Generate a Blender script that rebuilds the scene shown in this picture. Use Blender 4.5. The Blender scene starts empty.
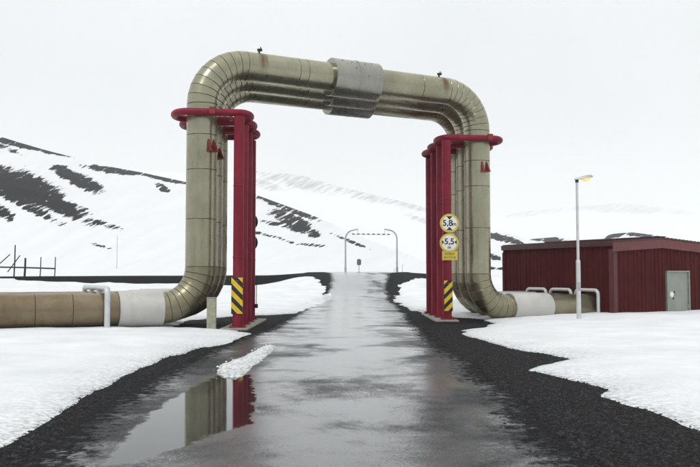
import bpy, math, random
import numpy as np
from mathutils import Vector, Matrix

random.seed(7)
rng = np.random.default_rng(7)
PI = math.pi
S = bpy.context.scene
COL = S.collection

# ------------------------------------------------------------------ camera, sky, sun, exposure
F = 800.0; CX, CY = 350.0, 233.5; EYE = 1.45; PITCH = math.atan(41.5 / F)
cd = bpy.data.cameras.new('camera')
cd.sensor_width = 36.0; cd.lens = F / 700.0 * 36.0
cd.clip_start = 0.1; cd.clip_end = 30000
cam = bpy.data.objects.new('camera', cd); COL.objects.link(cam)
cam.location = (0, 0, EYE); cam.rotation_euler = (PI / 2 + PITCH, 0, 0)
S.camera = cam

SUN_EL, SUN_AZ = math.radians(52), math.radians(-25)      # sun behind the viewer, a little to the left
W = bpy.data.worlds.new('World'); S.world = W; W.use_nodes = True
wn, wl = W.node_tree.nodes, W.node_tree.links
wn.clear()
sky = wn.new('ShaderNodeTexSky'); sky.sky_type = 'NISHITA'; sky.sun_disc = False
sky.sun_elevation = SUN_EL; sky.sun_rotation = math.radians(180) + SUN_AZ
bg1 = wn.new('ShaderNodeBackground'); bg1.inputs[1].default_value = 0.07
wl.new(sky.outputs[0], bg1.inputs[0])
# closed cloud deck: brighter overhead than at the horizon, faintly mottled
tc = wn.new('ShaderNodeTexCoord')
sep = wn.new('ShaderNodeSeparateXYZ'); wl.new(tc.outputs['Generated'], sep.inputs[0])
mr = wn.new('ShaderNodeMapRange'); mr.inputs[1].default_value = 0.0; mr.inputs[2].default_value = 1.0
mr.inputs[3].default_value = 0.80; mr.inputs[4].default_value = 2.05
wl.new(sep.outputs[2], mr.inputs[0])
cn = wn.new('ShaderNodeTexNoise'); cn.inputs['Scale'].default_value = 1.9; cn.inputs['Detail'].default_value = 4
wl.new(tc.outputs['Generated'], cn.inputs['Vector'])
cm = wn.new('ShaderNodeMapRange'); cm.inputs[1].default_value = 0.3; cm.inputs[2].default_value = 0.7
cm.inputs[3].default_value = 0.78; cm.inputs[4].default_value = 1.10
wl.new(cn.outputs[0], cm.inputs[0])
mm = wn.new('ShaderNodeMath'); mm.operation = 'MULTIPLY'
wl.new(mr.outputs[0], mm.inputs[0]); wl.new(cm.outputs[0], mm.inputs[1])
bg2 = wn.new('ShaderNodeBackground'); bg2.inputs[0].default_value = (0.925, 0.955, 0.965, 1)
wl.new(mm.outputs[0], bg2.inputs[1])
mx = wn.new('ShaderNodeMixShader'); mx.inputs[0].default_value = 0.92
wl.new(bg1.outputs[0], mx.inputs[1]); wl.new(bg2.outputs[0], mx.inputs[2])
wo = wn.new('ShaderNodeOutputWorld'); wl.new(mx.outputs[0], wo.inputs[0])

sd = bpy.data.lights.new('sun', 'SUN'); sd.energy = 1.5; sd.angle = math.radians(12); sd.color = (1, .975, .94)
sun = bpy.data.objects.new('sun', sd); COL.objects.link(sun)
sv = Vector((math.sin(SUN_AZ) * math.cos(SUN_EL), -math.cos(SUN_AZ) * math.cos(SUN_EL), math.sin(SUN_EL)))
sun.rotation_euler = sv.to_track_quat('Z', 'Y').to_euler()

S.view_settings.view_transform = 'Standard'; S.view_settings.look = 'None'
S.view_settings.exposure = -0.36; S.view_settings.gamma = 1.0
S.render.engine = 'CYCLES'
S.cycles.volume_bounces = 3; S.cycles.max_bounces = 10

# ------------------------------------------------------------------ helpers
def gp(px, py, z=0.03):
    """ground point seen at a place of the photograph (world x, y)"""
    a = math.atan((CY - py) / F) + PITCH
    # exact pinhole: direction in camera, rotated by the pitch
    dx, dz = (px - CX) / F, (CY - py) / F
    vy = math.cos(PITCH) - dz * math.sin(PITCH)
    vz = math.sin(PITCH) + dz * math.cos(PITCH)
    t = (z - EYE) / vz
    return (dx * t, vy * t)

def sstep(a, b, x):
    t = np.clip((np.asarray(x, float) - a) / (b - a), 0, 1)
    return t * t * (3 - 2 * t)

def vnoise(x, y, seed=0):
    x = np.asarray(x, float); y = np.asarray(y, float)
    xi = np.floor(x).astype(np.int64); yi = np.floor(y).astype(np.int64)
    xf = x - xi; yf = y - yi
    def h(a, b):
        n = (a * 374761393 + b * 668265263 + seed * 974711) & 0x7fffffff
        n = ((n ^ (n >> 13)) * 1274126177) & 0x7fffffff
        n = n ^ (n >> 16)
        return (n & 0xffff) / 65535.0
    u = xf * xf * (3 - 2 * xf); v = yf * yf * (3 - 2 * yf)
    return (h(xi, yi) * (1 - u) + h(xi + 1, yi) * u) * (1 - v) + (h(xi, yi + 1) * (1 - u) + h(xi + 1, yi + 1) * u) * v

def fbm(x, y, o=4, seed=0):
    s = 0; a = 1; t = 0
    for k in range(o):
        s = s + a * (vnoise(x * 2 ** k, y * 2 ** k, seed + k) - .5); t += a; a *= .5
    return s / t * 2

class MB:
    """collects faces and links them as ONE mesh object"""
    def __init__(s): s.v = []; s.f = []; s.m = []
    def add(s, vs, fs, mi=0):
        o = len(s.v); s.v += [tuple(v) for v in vs]
        s.f += [tuple(i + o for i in f) for f in fs]; s.m += [mi] * len(fs)
    def box(s, c, d, rot=None, mi=0, bev=0.0):
        hx, hy, hz = d[0] / 2, d[1] / 2, d[2] / 2
        b = min(bev, hx * .9, hy * .9, hz * .9)
        R = rot if rot is not None else Matrix.Identity(3)
        c = Vector(c)
        if b <= 0:
            vs = [Vector((x * hx, y * hy, z * hz)) for z in (-1, 1) for (x, y) in ((-1, -1), (1, -1), (1, 1), (-1, 1))]
            fs = [(3, 2, 1, 0), (4, 5, 6, 7), (0, 1, 5, 4), (1, 2, 6, 5), (2, 3, 7, 6), (3, 0, 4, 7)]
        else:
            out = [(-1, -1), (1, -1), (1, 1), (-1, 1)]
            vs = []; fs = []
            def ring(ix, z, cut):
                r = []
                for (x, y) in out:
                    r.append(len(vs))
                    vs.append(Vector((x * (hx - (b if cut else 0)), y * (hy - (b if cut else 0)), z)))
                return r
            def oct(z):
                r = []
                for (x, y) in out:
                    pts = [(x * hx, y * (hy - b)), (x * (hx - b), y * hy)]
                    if x * y > 0: pass
                    else: pts = pts[::-1]
                    for p in pts:
                        r.append(len(vs)); vs.append(Vector((p[0], p[1], z)))
                return r
            # order so that the octagon goes counter-clockwise
            r0 = ring(0, -hz, True); r1 = oct(-hz + b); r2 = oct(hz - b); r3 = ring(0, hz, True)
            fs.append(tuple(r0[::-1])); fs.append(tuple(r3))
            for i in range(8): fs.append((r1[i], r1[(i + 1) % 8], r2[(i + 1) % 8], r2[i]))
            for i in range(4):
                a, a2 = r1[2 * i], r1[2 * i + 1]
                nb = r1[(2 * i + 2) % 8]
                fs.append((r0[i], a2, a)); fs.append((r0[i], r0[(i + 1) % 4], nb, a2))
                a, a2 = r2[2 * i], r2[2 * i + 1]; nb = r2[(2 * i + 2) % 8]
                fs.append((r3[i], a, a2)); fs.append((r3[i], a2, nb, r3[(i + 1) % 4]))
        s.add([R @ v + c for v in vs], fs, mi)
        return s
    def tube(s, pts, r, n=12, closed=False, cap=True, mi=0, up=None):
        P = [Vector(p) for p in pts]; N = len(P)
        rs = r if isinstance(r, (list, tuple)) else [r] * N
        rings = []; prev = None
        for i, p in enumerate(P):
            if closed: t = P[(i + 1) % N] - P[i - 1]
            else: t = P[min(i + 1, N - 1)] - P[max(i - 1, 0)]
            t.normalize()
            if prev is None:
                a = Vector((0, 0, 1)) if abs(t.z) < .9 else Vector((0, 1, 0))
                e1 = t.cross(a).normalized()
            else:
                e1 = (prev - t * prev.dot(t)).normalized()
            prev = e1; e2 = t.cross(e1)
            rings.append([p + (e1 * math.cos(2 * PI * k / n) + e2 * math.sin(2 * PI * k / n)) * rs[i] for k in range(n)])
        vs = [v for q in rings for v in q]; fs = []
        for i in range(N if closed else N - 1):
            a = i * n; b = ((i + 1) % N) * n
            for k in range(n):
                k2 = (k + 1) % n
                fs.append((a + k, a + k2, b + k2, b + k))
        if cap and not closed:
            fs.append(tuple(range(n))[::-1]); fs.append(tuple((N - 1) * n + k for k in range(n)))
        s.add(vs, fs, mi); return s
    def disc(s, c, r, thick, nrm, n=40, mi=0):
        nrm = Vector(nrm).normalized(); c = Vector(c)
        s.tube([c - nrm * thick / 2, c + nrm * thick / 2], r, n=n, mi=mi); return s
    def poly(s, pts, thick=(0, 0, 0), mi=0):
        """a flat polygon given thickness along a vector"""
        t = Vector(thick); n = len(pts)
        P = [Vector(p) for p in pts]
        vs = P + [p + t for p in P]
        fs = [tuple(range(n))[::-1], tuple(range(n, 2 * n))] + [(i, (i + 1) % n, n + (i + 1) % n, n + i) for i in range(n)]
        s.add(vs, fs, mi); return s
    def mesh(s, name, mats, smooth=35):
        me = bpy.data.meshes.new(name)
        me.from_pydata(s.v, [], s.f)
        for m in (mats if isinstance(mats, (list, tuple)) else [mats]): me.materials.append(m)
        if max(s.m, default=0) > 0: me.polygons.foreach_set('material_index', s.m)
        me.validate(); me.update()
        import bmesh
        bm = bmesh.new(); bm.from_mesh(me); bmesh.ops.recalc_face_normals(bm, faces=bm.faces); bm.to_mesh(me); bm.free()
        if smooth:
            me.polygons.foreach_set('use_smooth', [True] * len(me.polygons))
            me.set_sharp_from_angle(angle=math.radians(smooth))
        return me
    def build(s, name, mats, parent=None, smooth=35, label=None):
        return link(name, s.mesh(name, mats, smooth), parent, label)

def link(name, me, parent=None, label=None, loc=None):
    o = bpy.data.objects.new(name, me); COL.objects.link(o)
    if parent is not None: o.parent = parent
    if label: o['label'] = label
    if loc is not None: o.location = loc
    return o

def thing(name, label, cat, loc=(0, 0, 0), rz=0.0, group=None):
    o = bpy.data.objects.new(name, None); COL.objects.link(o)
    o.location = loc; o.rotation_euler = (0, 0, rz); o.empty_display_size = .2
    o['label'] = label; o['category'] = cat
    if group: o['group'] = group
    return o

def copy_tree(o, label=None, parent=None):
    c = o.copy(); COL.objects.link(c)
    if parent is not None: c.parent = parent
    if label: c['label'] = label
    for ch in list(o.children): copy_tree(ch, None, c)
    return c

def grid_mesh(name, X, Y, Z, mat, kind='structure', attrs=None, uv=None):
    ny, nx = X.shape
    me = bpy.data.meshes.new(name)
    co = np.stack([X, Y, Z], -1).reshape(-1, 3)
    idx = np.arange(ny * nx).reshape(ny, nx)
    q = np.stack([idx[:-1, :-1], idx[:-1, 1:], idx[1:, 1:], idx[1:, :-1]], -1).reshape(-1, 4)
    me.vertices.add(len(co)); me.vertices.foreach_set('co', co.ravel())
    me.loops.add(q.size); me.loops.foreach_set('vertex_index', q.ravel())
    me.polygons.add(len(q)); me.polygons.foreach_set('loop_start', np.arange(0, q.size, 4))
    me.polygons.foreach_set('loop_total', np.full(len(q), 4))
    me.polygons.foreach_set('use_smooth', np.ones(len(q), bool))
    me.update(calc_edges=True)
    for k, a in (attrs or {}).items():
        at = me.attributes.new(k, 'FLOAT', 'POINT'); at.data.foreach_set('value', a.astype(np.float32).ravel())
    if uv is not None:
        at = me.attributes.new('hillside', 'FLOAT_VECTOR', 'POINT')
        at.data.foreach_set('vector', uv.astype(np.float32).reshape(-1, 3).ravel())
    me.materials.append(mat)
    o = link(name, me); o['kind'] = kind
    return o

# ------------------------------------------------------------------ materials
class Mat:
    def __init__(s, name):
        s.m = bpy.data.materials.new(name); s.m.use_nodes = True
        s.n = s.m.node_tree.nodes; s.l = s.m.node_tree.links
        s.b = s.n['Principled BSDF']; s.out = s.n['Material Output']
        s._tc = None
    def set(s, **k):
        for a, v in k.items(): s.b.inputs[a.replace('_', ' ')].default_value = v
        return s
    def tc(s, kind='Object', scale=(1, 1, 1), rot=(0, 0, 0)):
        if s._tc is None: s._tc = s.n.new('ShaderNodeTexCoord')
        mp = s.n.new('ShaderNodeMapping'); mp.inputs['Scale'].default_value = scale
        mp.inputs['Rotation'].default_value = rot
        s.l.new(s._tc.outputs[kind], mp.inputs[0]); return mp.outputs[0]
    def noise(s, scale, detail=4, rough=.55, vec=None, dist=0):
        t = s.n.new('ShaderNodeTexNoise'); t.inputs['Scale'].default_value = scale
        t.inputs['Detail'].default_value = detail; t.inputs['Roughness'].default_value = rough
        t.inputs['Distortion'].default_value = dist
        s.l.new(vec if vec is not None else s.tc(), t.inputs['Vector']); return t.outputs[0]
    def ramp(s, fac, stops):
        r = s.n.new('ShaderNodeValToRGB'); e = r.color_ramp.elements
        while len(e) < len(stops): e.new(.5)
        for i, (p, c) in enumerate(stops):
            e[i].position = p; e[i].color = (*c, 1) if isinstance(c, tuple) else (c, c, c, 1)
        s.l.new(fac, r.inputs[0]); return r.outputs[0]
    def rng(s, v, a, b, c, d):
        r = s.n.new('ShaderNodeMapRange'); 
        for i, x in enumerate((a, b, c, d)): r.inputs[i + 1].default_value = x
        s.l.new(v, r.inputs[0]); return r.outputs[0]
    def math(s, op, a, b=None):
        m = s.n.new('ShaderNodeMath'); m.operation = op
        for i, x in enumerate((a, b)):
            if x is None: continue
            if isinstance(x, (int, float)): m.inputs[i].default_value = x
            else: s.l.new(x, m.inputs[i])
        return m.outputs[0]
    def mix(s, f, a, b):
        m = s.n.new('ShaderNodeMix'); m.data_type = 'RGBA'
        for i, x in ((0, f), (6, a), (7, b)):
            if isinstance(x, (int, float)): m.inputs[i].default_value = x
            elif isinstance(x, tuple): m.inputs[i].default_value = (*x, 1)
            else: s.l.new(x, m.inputs[i])
        return m.outputs[2]
    def sep(s, vec):
        x = s.n.new('ShaderNodeSeparateXYZ'); s.l.new(vec, x.inputs[0]); return x.outputs
    def bump(s, h, strength=.3, dist=.02, normal=None):
        b = s.n.new('ShaderNodeBump'); b.inputs['Distance'].default_value = dist
        if isinstance(strength, (int, float)): b.inputs['Strength'].default_value = strength
        else: s.l.new(strength, b.inputs['Strength'])
        s.l.new(h, b.inputs['Height'])
        if normal is not None: s.l.new(normal, b.inputs['Normal'])
        s.l.new(b.outputs[0], s.b.inputs['Normal']); return b.outputs[0]
    def to(s, sock, inp): s.l.new(sock, s.b.inputs[inp]); return s

def m_plain(name, col, rough=.5, metal=0.0, var=.15, scale=6, bump=0.0):
    M = Mat(name); n = M.noise(scale, 5, .6)
    d = tuple(c * (1 - var) for c in col); l = tuple(min(1, c * (1 + var)) for c in col)
    M.to(M.ramp(n, [(.3, d), (.7, l)]), 'Base Color')
    M.to(M.rng(M.noise(scale * 2.3, 3), .3, .7, rough * .85, min(1, rough * 1.15)), 'Roughness')
    M.set(Metallic=metal)
    if bump: M.bump(M.noise(scale * 8, 4), bump, .01)
    return M.m

def m_cladding(name, a, b, rust, rust_lo, metal=.85, rough=.27, vents=False):
    """painted sheet-metal jacket: patchy weathering, runs of grime along the pipe wall"""
    M = Mat(name)
    o = M.tc()
    n1 = M.noise(.9, 5, .6)
    c = M.ramp(n1, [(.32, a), (.68, b)])
    n2 = M.noise(1.0, 6, .65, M.tc(scale=(5, 5, .55)), .4)
    c = M.mix(M.math('MULTIPLY', M.rng(n2, .52, .78, 0, 1), .45), c, tuple(x * .62 for x in a))
    n3 = M.noise(2.2, 7, .7)
    c = M.mix(M.rng(n3, rust_lo, rust_lo + .24, 0, .75), c, rust)
    if vents:
        x = M.sep(o)
        tot = None
        for u in (1.68, 7.88):
            dx = M.math('ABSOLUTE', M.math('SUBTRACT', M.math('ADD', x[0], M.rng(M.noise(5, 3), 0, 1, -.07, .07)), u))
            k = M.rng(dx, .03, .17, 1, 0)
            tot = k if tot is None else M.math('MAXIMUM', tot, k)
        fade = M.rng(x[2], 7.15, 7.6, 0, 1)
        k = M.math('MULTIPLY', M.math('MULTIPLY', tot, fade), M.rng(M.noise(1, 5, .6, M.tc(scale=(9, 2, 1.2))), .3, .55, .45, 1))
        c = M.mix(k, c, (.12, .058, .016))
    M.to(c, 'Base Color')
    M.to(M.rng(M.noise(3.5, 4), .3, .7, rough * .8, rough * 1.3), 'Roughness')
    M.set(Metallic=metal)
    M.bump(M.noise(2.6, 3), .12, .03)
    return M.m

CLAD = m_cladding('cladding_olive', (.275, .262, .183), (.365, .35, .255), (.22, .15, .07), .70, vents=True)
CLAD_LOW = m_cladding('cladding_golden', (.24, .218, .145), (.32, .294, .205), (.17, .11, .05), .60, rough=.33)
CLAD_RUN = m_cladding('cladding_brown', (.18, .132, .076), (.27, .22, .148), (.17, .085, .03), .56, metal=.8, rough=.30)
CLAD_NEW = m_cladding('cladding_new_metal', (.50, .49, .46), (.60, .59, .56), (.5, .46, .4), .80, metal=.5, rough=.42)
COLLAR = m_cladding('collar_grey_metal', (.285, .278, .245), (.36, .352, .315), (.2, .16, .11), .74, metal=.85, rough=.25)
SEAL = m_plain('seam_sealant', (.05, .045, .035), .8)
RED = Mat('red_paint')
RED.to(RED.mix(RED.rng(RED.noise(2.0, 6, .65, RED.tc(scale=(6, 6, .7))), .5, .75, 0, .55),
               RED.ramp(RED.noise(1.3, 4), [(.3, (.17, .009, .024)), (.7, (.235, .016, .036))]), (.15, .012, .02)), 'Base Color')
_c = RED.b.inputs['Base Color'].links[0].from_socket
_chip = RED.rng(RED.noise(11, 6, .75), .63, .69, 0, .85)
_c = RED.mix(_chip, _c, (.055, .022, .014))
_run = RED.math('MULTIPLY', RED.rng(RED.noise(1.2, 5, .6, RED.tc(scale=(9, 9, .8))), .55, .75, 0, .6), RED.rng(RED.noise(.8, 2), .4, .6, 0, 1))
_c = RED.mix(_run, _c, (.075, .022, .018))
_fade = RED.rng(RED.noise(.9, 4, .6, RED.tc(scale=(3, 3, .6))), .5, .75, 0, .35)
_c = RED.mix(_fade, _c, (.30, .05, .075))
RED.to(_c, 'Base Color')
RED.to(RED.rng(RED.noise(5, 4), .3, .7, .4, .6), 'Roughness')
RED.set(); RED.b.inputs['Specular IOR Level'].default_value = .22
RED.bump(RED.noise(14, 4), .12, .01)
RED = RED.m
RED_DARK = m_plain('rusty_red_steel', (.20, .02, .018), .6, var=.5, scale=9)
BLACK = m_plain('black_steel', (.018, .018, .02), .5, var=.3)
GALV = m_plain('galvanised_steel', (.42, .44, .45), .4, .6, var=.12, scale=9)
GALV_PALE = m_plain('pale_grey_steel', (.58, .60, .61), .45, .25, var=.1, scale=6)
YEL = m_plain('yellow_paint', (.72, .48, .02), .45, var=.18, scale=5)
YEL_SIGN = m_plain('sign_yellow', (.62, .47, .07), .5, var=.15, scale=9)
WHITE_SIGN = m_plain('sign_white', (.78, .78, .74), .45, var=.06, scale=9)
INK = m_plain('sign_black_film', (.012, .012, .013), .5, var=.2)
CONC = m_plain('concrete', (.28, .27, .235), .85, var=.25, scale=7, bump=.3)
POSTM = m_plain('weathered_post_paint', (.34, .33, .25), .75, var=.25, scale=8, bump=.2)
SHED = Mat('shed_red_sheet')
SHED.to(SHED.mix(SHED.rng(SHED.noise(1, 6, .65, SHED.tc(scale=(4, 4, .5))), .45, .75, 0, .5),
                 SHED.ramp(SHED.noise(1.1, 4), [(.3, (.062, .0105, .011)), (.7, (.083, .014, .0145))]), (.04, .006, .007)), 'Base Color')
SHED.to(SHED.rng(SHED.noise(4, 4), .3, .7, .45, .65), 'Roughness')
SHED.b.inputs['Specular IOR Level'].default_value = .08
SHED = SHED.m
SHED_TRIM = m_plain('shed_trim_paint', (.13, .03, .03), .5, var=.15, scale=3)
SHED_EDGE = m_plain('shed_edge_paint', (.085, .017, .018), .55, var=.15, scale=3)
SHED_ROOF = m_plain('shed_roof_sheet', (.055, .013, .014), .5, var=.2, scale=3)
DOOR = m_plain('door_grey_steel', (.27, .285, .25), .4, .3, var=.12, scale=2.5)
WOOD = m_plain('dark_wet_wood', (.03, .027, .024), .8, var=.4, scale=9, bump=.3)
LAMP = Mat('lamp_lens'); LAMP.set(Base_Color=(.8, .6, .25, 1), Roughness=.25)
LAMP.b.inputs['Emission Color'].default_value = (1, .62, .16, 1); LAMP.b.inputs['Emission Strength'].default_value = .75
LAMP = LAMP.m

def m_snow():
    M = Mat('snow')
    n = M.noise(.8, 6, .6)
    c = M.ramp(n, [(.3, (.67, .685, .70)), (.7, (.81, .82, .825))])
    specks = M.rng(M.noise(9, 6, .75), .68, .76, 0, .45)
    far = M.rng(M.noise(.35, 3), .5, .7, 0, 1)
    c = M.mix(M.math('MULTIPLY', specks, far), c, (.25, .24, .22))
    at = M.n.new('ShaderNodeAttribute'); at.attribute_name = 'grit'
    k = M.math('MULTIPLY', at.outputs['Fac'], M.rng(M.noise(14, 6, .75), .42, .62, 0, 1))
    c = M.mix(k, c, (.09, .085, .08))
    M.to(c, 'Base Color'); M.set(Roughness=.75)
    M.b.inputs['Specular IOR Level'].default_value = .25
    b = M.bump(M.noise(2.2, 4, .55), .22, .12)
    M.bump(M.noise(40, 4, .7), .14, .012, b)
    return M.m
SNOW = m_snow()

def m_gravel():
    M = Mat('black_gravel')
    v = M.n.new('ShaderNodeTexVoronoi'); v.inputs['Scale'].default_value = 58
    M.l.new(M.tc(), v.inputs['Vector'])
    c = M.ramp(M.noise(30, 5, .7), [(.3, (.003, .003, .0035)), (.58, (.012, .012, .0125)), (.74, (.085, .085, .083))])
    wide = M.noise(.7, 4)
    c = M.mix(M.rng(wide, .45, .75, 0, .5), c, (.012, .011, .008))
    M.to(c, 'Base Color'); M.to(M.rng(M.noise(20, 3), .3, .7, .6, 1), 'Roughness')
    M.b.inputs['Specular IOR Level'].default_value = .08
    M.bump(v.outputs['Distance'], .7, .018)
    return M.m
GRAVEL = m_gravel()
STONE = m_plain('basalt_stone', (.018, .018, .019), .8, var=.9, scale=9)

def m_asphalt():
    """worn wet asphalt: a water film thickest on the middle, aggregate poking through it, crumbling into gravel at the edges"""
    M = Mat('wet_asphalt')
    e = M.n.new('ShaderNodeAttribute'); e.attribute_name = 'edge'; e = e.outputs['Fac']
    p = M.n.new('ShaderNodeAttribute'); p.attribute_name = 'pool'
    grain = M.noise(38, 5, .8)
    p = M.rng(M.math('ADD', p.outputs['Fac'], M.math('ADD', M.rng(grain, .25, .75, -.5, .5), M.rng(M.noise(5, 5, .7), .3, .7, -.35, .35))), .35, .75, 0, 1)
    base = M.ramp(grain, [(.3, (.006, .007, .0075)), (.6, (.024, .026, .028)), (.78, (.095, .102, .108))])
    base = M.mix(M.rng(M.noise(.5, 5), .4, .7, 0, .5), base, M.ramp(grain, [(.3, (.024, .027, .029)), (.7, (.075, .083, .089))]))
    crumble = M.rng(M.math('ADD', M.math('MULTIPLY', e, 1.45), M.rng(M.noise(7, 6, .75), .25, .75, -.7, .7)), .7, 1.0, 0, 1)
    base = M.mix(crumble, base, M.ramp(M.noise(30, 5, .7), [(.3, (.003, .003, .0035)), (.58, (.012, .012, .0125)), (.74, (.085, .085, .083))]))
    base = M.mix(M.math('MULTIPLY', p, .8), base, (.010, .011, .010))
    M.to(base, 'Base Color')
    patches = M.noise(.6, 6, .62, M.tc(scale=(1.0, .9, 1)), .5)
    fine = M.noise(2.6, 7, .72, M.tc(scale=(.8, .9, 1)))
    x = M.sep(M.tc())
    cen = M.rng(M.math('ABSOLUTE', M.math('ADD', x[0], .25)), .2, 1.9, .16, -.11)
    lane = M.rng(x[1], 9, 36, -.05, .14)                  # wetter with distance, an added sheen that brightens the far road
    wet = M.math('ADD', M.math('ADD', M.math('MULTIPLY', patches, 1.35), M.math('MULTIPLY', fine, .5)), M.math('ADD', cen, lane))
    wet = M.math('ADD', wet, M.rng(grain, .3, .7, .2, -.2))
    wet = M.math('SUBTRACT', wet, M.math('MULTIPLY', crumble, .5))
    wet = M.rng(wet, .69, 1.0, 0, 1)
    wet = M.math('MAXIMUM', wet, p)
    M.to(M.rng(wet, 0, 1, .75, .30), 'Roughness')
    keep = M.math('SUBTRACT', 1, M.math('MULTIPLY', crumble, .85))
    M.to(M.math('MULTIPLY', M.rng(p, 0, 1, .3, 0), keep), 'Specular IOR Level')
    M.to(M.math('MULTIPLY', M.rng(wet, 0, 1, .06, 1.0), M.math('MAXIMUM', keep, p)), 'Coat Weight')
    M.to(M.math('SUBTRACT', M.rng(wet, 0, 1, .4, .13), M.math('MULTIPLY', p, .115)), 'Coat Roughness')
    M.b.inputs['Coat IOR'].default_value = 1.42
    v = M.n.new('ShaderNodeTexVoronoi'); v.inputs['Scale'].default_value = 55
    M.l.new(M.tc(), v.inputs['Vector'])
    M.bump(v.outputs['Distance'], M.rng(wet, 0, 1, .8, .3), .01)
    bb = M.n.new('ShaderNodeBump'); bb.inputs['Distance'].default_value = .005
    M.l.new(M.rng(p, 0, 1, .42, .02), bb.inputs['Strength'])
    M.l.new(M.noise(34, 5, .7), bb.inputs['Height']); M.l.new(bb.outputs[0], M.b.inputs['Coat Normal'])
    return M.m
ASPHALT = m_asphalt()
def m_hill(name, lo=.46, hi=.56):
    M = Mat(name)
    a = M.n.new('ShaderNodeAttribute'); a.attribute_name = 'rock'
    h = M.n.new('ShaderNodeAttribute'); h.attribute_name = 'hillside'
    mp = M.n.new('ShaderNodeMapping'); mp.inputs['Rotation'].default_value = (0, 0, math.radians(-24)); mp.inputs['Scale'].default_value = (1, 1, 1)
    M.l.new(h.outputs['Vector'], mp.inputs[0])
    mp2 = M.n.new('ShaderNodeMapping'); mp2.inputs['Scale'].default_value = (.35, 1.9, 1); M.l.new(mp.outputs[0], mp2.inputs[0])
    n1 = M.noise(7, 9, .74, mp2.outputs[0], .3)
    n2 = M.noise(2.4, 5, .6, mp2.outputs[0])
    s = M.math('ADD', a.outputs['Fac'], M.math('ADD', M.rng(n1, .28, .72, -1.05, 1.05), M.rng(n2, .3, .7, -.3, .3)))
    k = M.rng(s, lo, hi, 0, 1)
    snow = M.ramp(n2, [(.3, (.72, .73, .74)), (.7, (.78, .785, .79))])
    rock = M.ramp(n1, [(.3, (.007, .008, .009)), (.7, (.022, .023, .023))])
    M.to(M.mix(k, snow, rock), 'Base Color'); M.set(Roughness=.85)
    M.b.inputs['Specular IOR Level'].default_value = .1
    return M.m
HILL = m_hill('hill_snow_and_rock'); HILL_FAR = m_hill('far_hill_snow_and_rock', .1, 1.0)  # far rock blends softly into snow, part of the haze put into colour

# ------------------------------------------------------------------ the ground
YR0, YR1, ZR = 47.0, 70.0, 1.70                # the road climbs on to the cross road here

def road_z(y): return ZR * sstep(YR0, YR1, y) - .35 * sstep(76, 110, y)
def road_xc(y): return np.interp(y, [0, 22, 46, 60, 70, 110], [-.15, -.15, .35, .6, .9, 1.6])
def base_z(x, y):
    x = np.asarray(x, float); y = np.asarray(y, float)
    field = .52 * sstep(30, 66.5, y) + .035 * fbm(x * .25, y * .25, 3, 5)
    emb = 1.44 + .06 * fbm(x * .11, y * 0 + 3.3, 3, 9) - .12 * sstep(-16, -30, x) 
    field = field + (emb - field) * sstep(67.2, 69.6, y)
    far = sstep(78, 130, y)
    field = field * (1 - far) + 1.25 * far
    field = np.where(y < 32, field - .04 * sstep(24, 31, y) * sstep(3, 6, x), field)
    w = sstep(3.4, 8.5, np.abs(x - road_xc(y)))
    w = np.where(y < 30, 1.0 * sstep(2.5, 6, np.abs(x)), w)
    rz = road_z(y)
    return rz * (1 - w) + field * w - .02

def polydist(poly, x, y):
    """signed distance, positive outside the polygon"""
    P = np.array(poly); n = len(P)
    d = np.full(x.shape, 1e9); ins = np.zeros(x.shape, bool)
    for i in range(n):
        a = P[i]; b = P[(i + 1) % n]
        e = b - a; L = max(e @ e, 1e-9)
        t = np.clip(((x - a[0]) * e[0] + (y - a[1]) * e[1]) / L, 0, 1)
        d = np.minimum(d, np.hypot(x - a[0] - t * e[0], y - a[1] - t * e[1]))
        c = (a[1] > y) != (b[1] > y)
        with np.errstate(divide='ignore', invalid='ignore'):
            xi = a[0] + (y - a[1]) * e[0] / (e[1] if abs(e[1]) > 1e-9 else 1e-9)
        ins ^= c & (x < xi)
    return np.where(ins, -d, d)

LEFT = [(0, 440), (40, 418), (70, 399), (100, 385), (135, 367), (165, 354), (200, 345), (235, 339), (247, 333), (249, 330.5),
        (236, 328), (212, 327), (188, 326), (170, 324), (190, 318), (215, 316), (250, 313.5), (275, 313), (300, 311), (318, 306), (328, 301)]
RIGHT = [(397, 301), (415, 309), (430, 313.5), (455, 315), (478, 317), (492, 320), (480, 326.5), (460, 328),
         (470, 333), (490, 339), (515, 345), (545, 350), (572, 355), (540, 360.5), (530, 366), (550, 371), (575, 376),
         (606, 384), (600, 391), (630, 399), (660, 409), (700, 426)]
BARE = [(-3.6, -12), (-3.5, 0), (-3.35, 5)] + [gp(*p, z=.05) for p in LEFT] + [(-1.5, 49), (-1.9, 58), (-3.0, 63.5), (-6, 66.6), (-14, 67.7), (-14, 69), (-6, 71), (-6, 76), (-3, 120)] + \
       [(5, 120), (7.5, 76), (9, 70), (8.0, 67.6), (5.8, 64.5), (3.7, 58), (2.8, 50)] + [gp(*p, z=.05) for p in RIGHT] + [(3.7, 5), (4.2, 0), (4.4, -12)]
EMBANK = [(-32, 69.35), (-27, 68.6), (-22, 68.15), (-15, 67.95), (0, 67.8), (7, 68.3), (9, 69.2), (9, 70.7), (-12, 71.0), (-32, 70.2)]
LUMP = [gp(*p) for p in [(220, 372), (225, 365), (245, 357), (262, 349), (270, 345), (275, 346), (262, 357), (250, 366), (238, 376), (228, 376)]]
LUMP2 = [(-2.4, 37), (-1.5, 42), (-1.0, 48), (-1.2, 53), (-1.9, 50), (-2.4, 44)]

def graded(lo, hi, dense, step, grow=1.13, cap=60):
    a, b = dense
    c = list(np.arange(a, b + 1e-6, step))
    s = step; x = a; L = []
    while x > lo: s = min(s * grow, cap); x -= s; L.append(x)
    s = step; x = b; R_ = []
    while x < hi: s = min(s * grow, cap); x += s; R_.append(x)
    return np.array(L[::-1] + c + R_)

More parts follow.
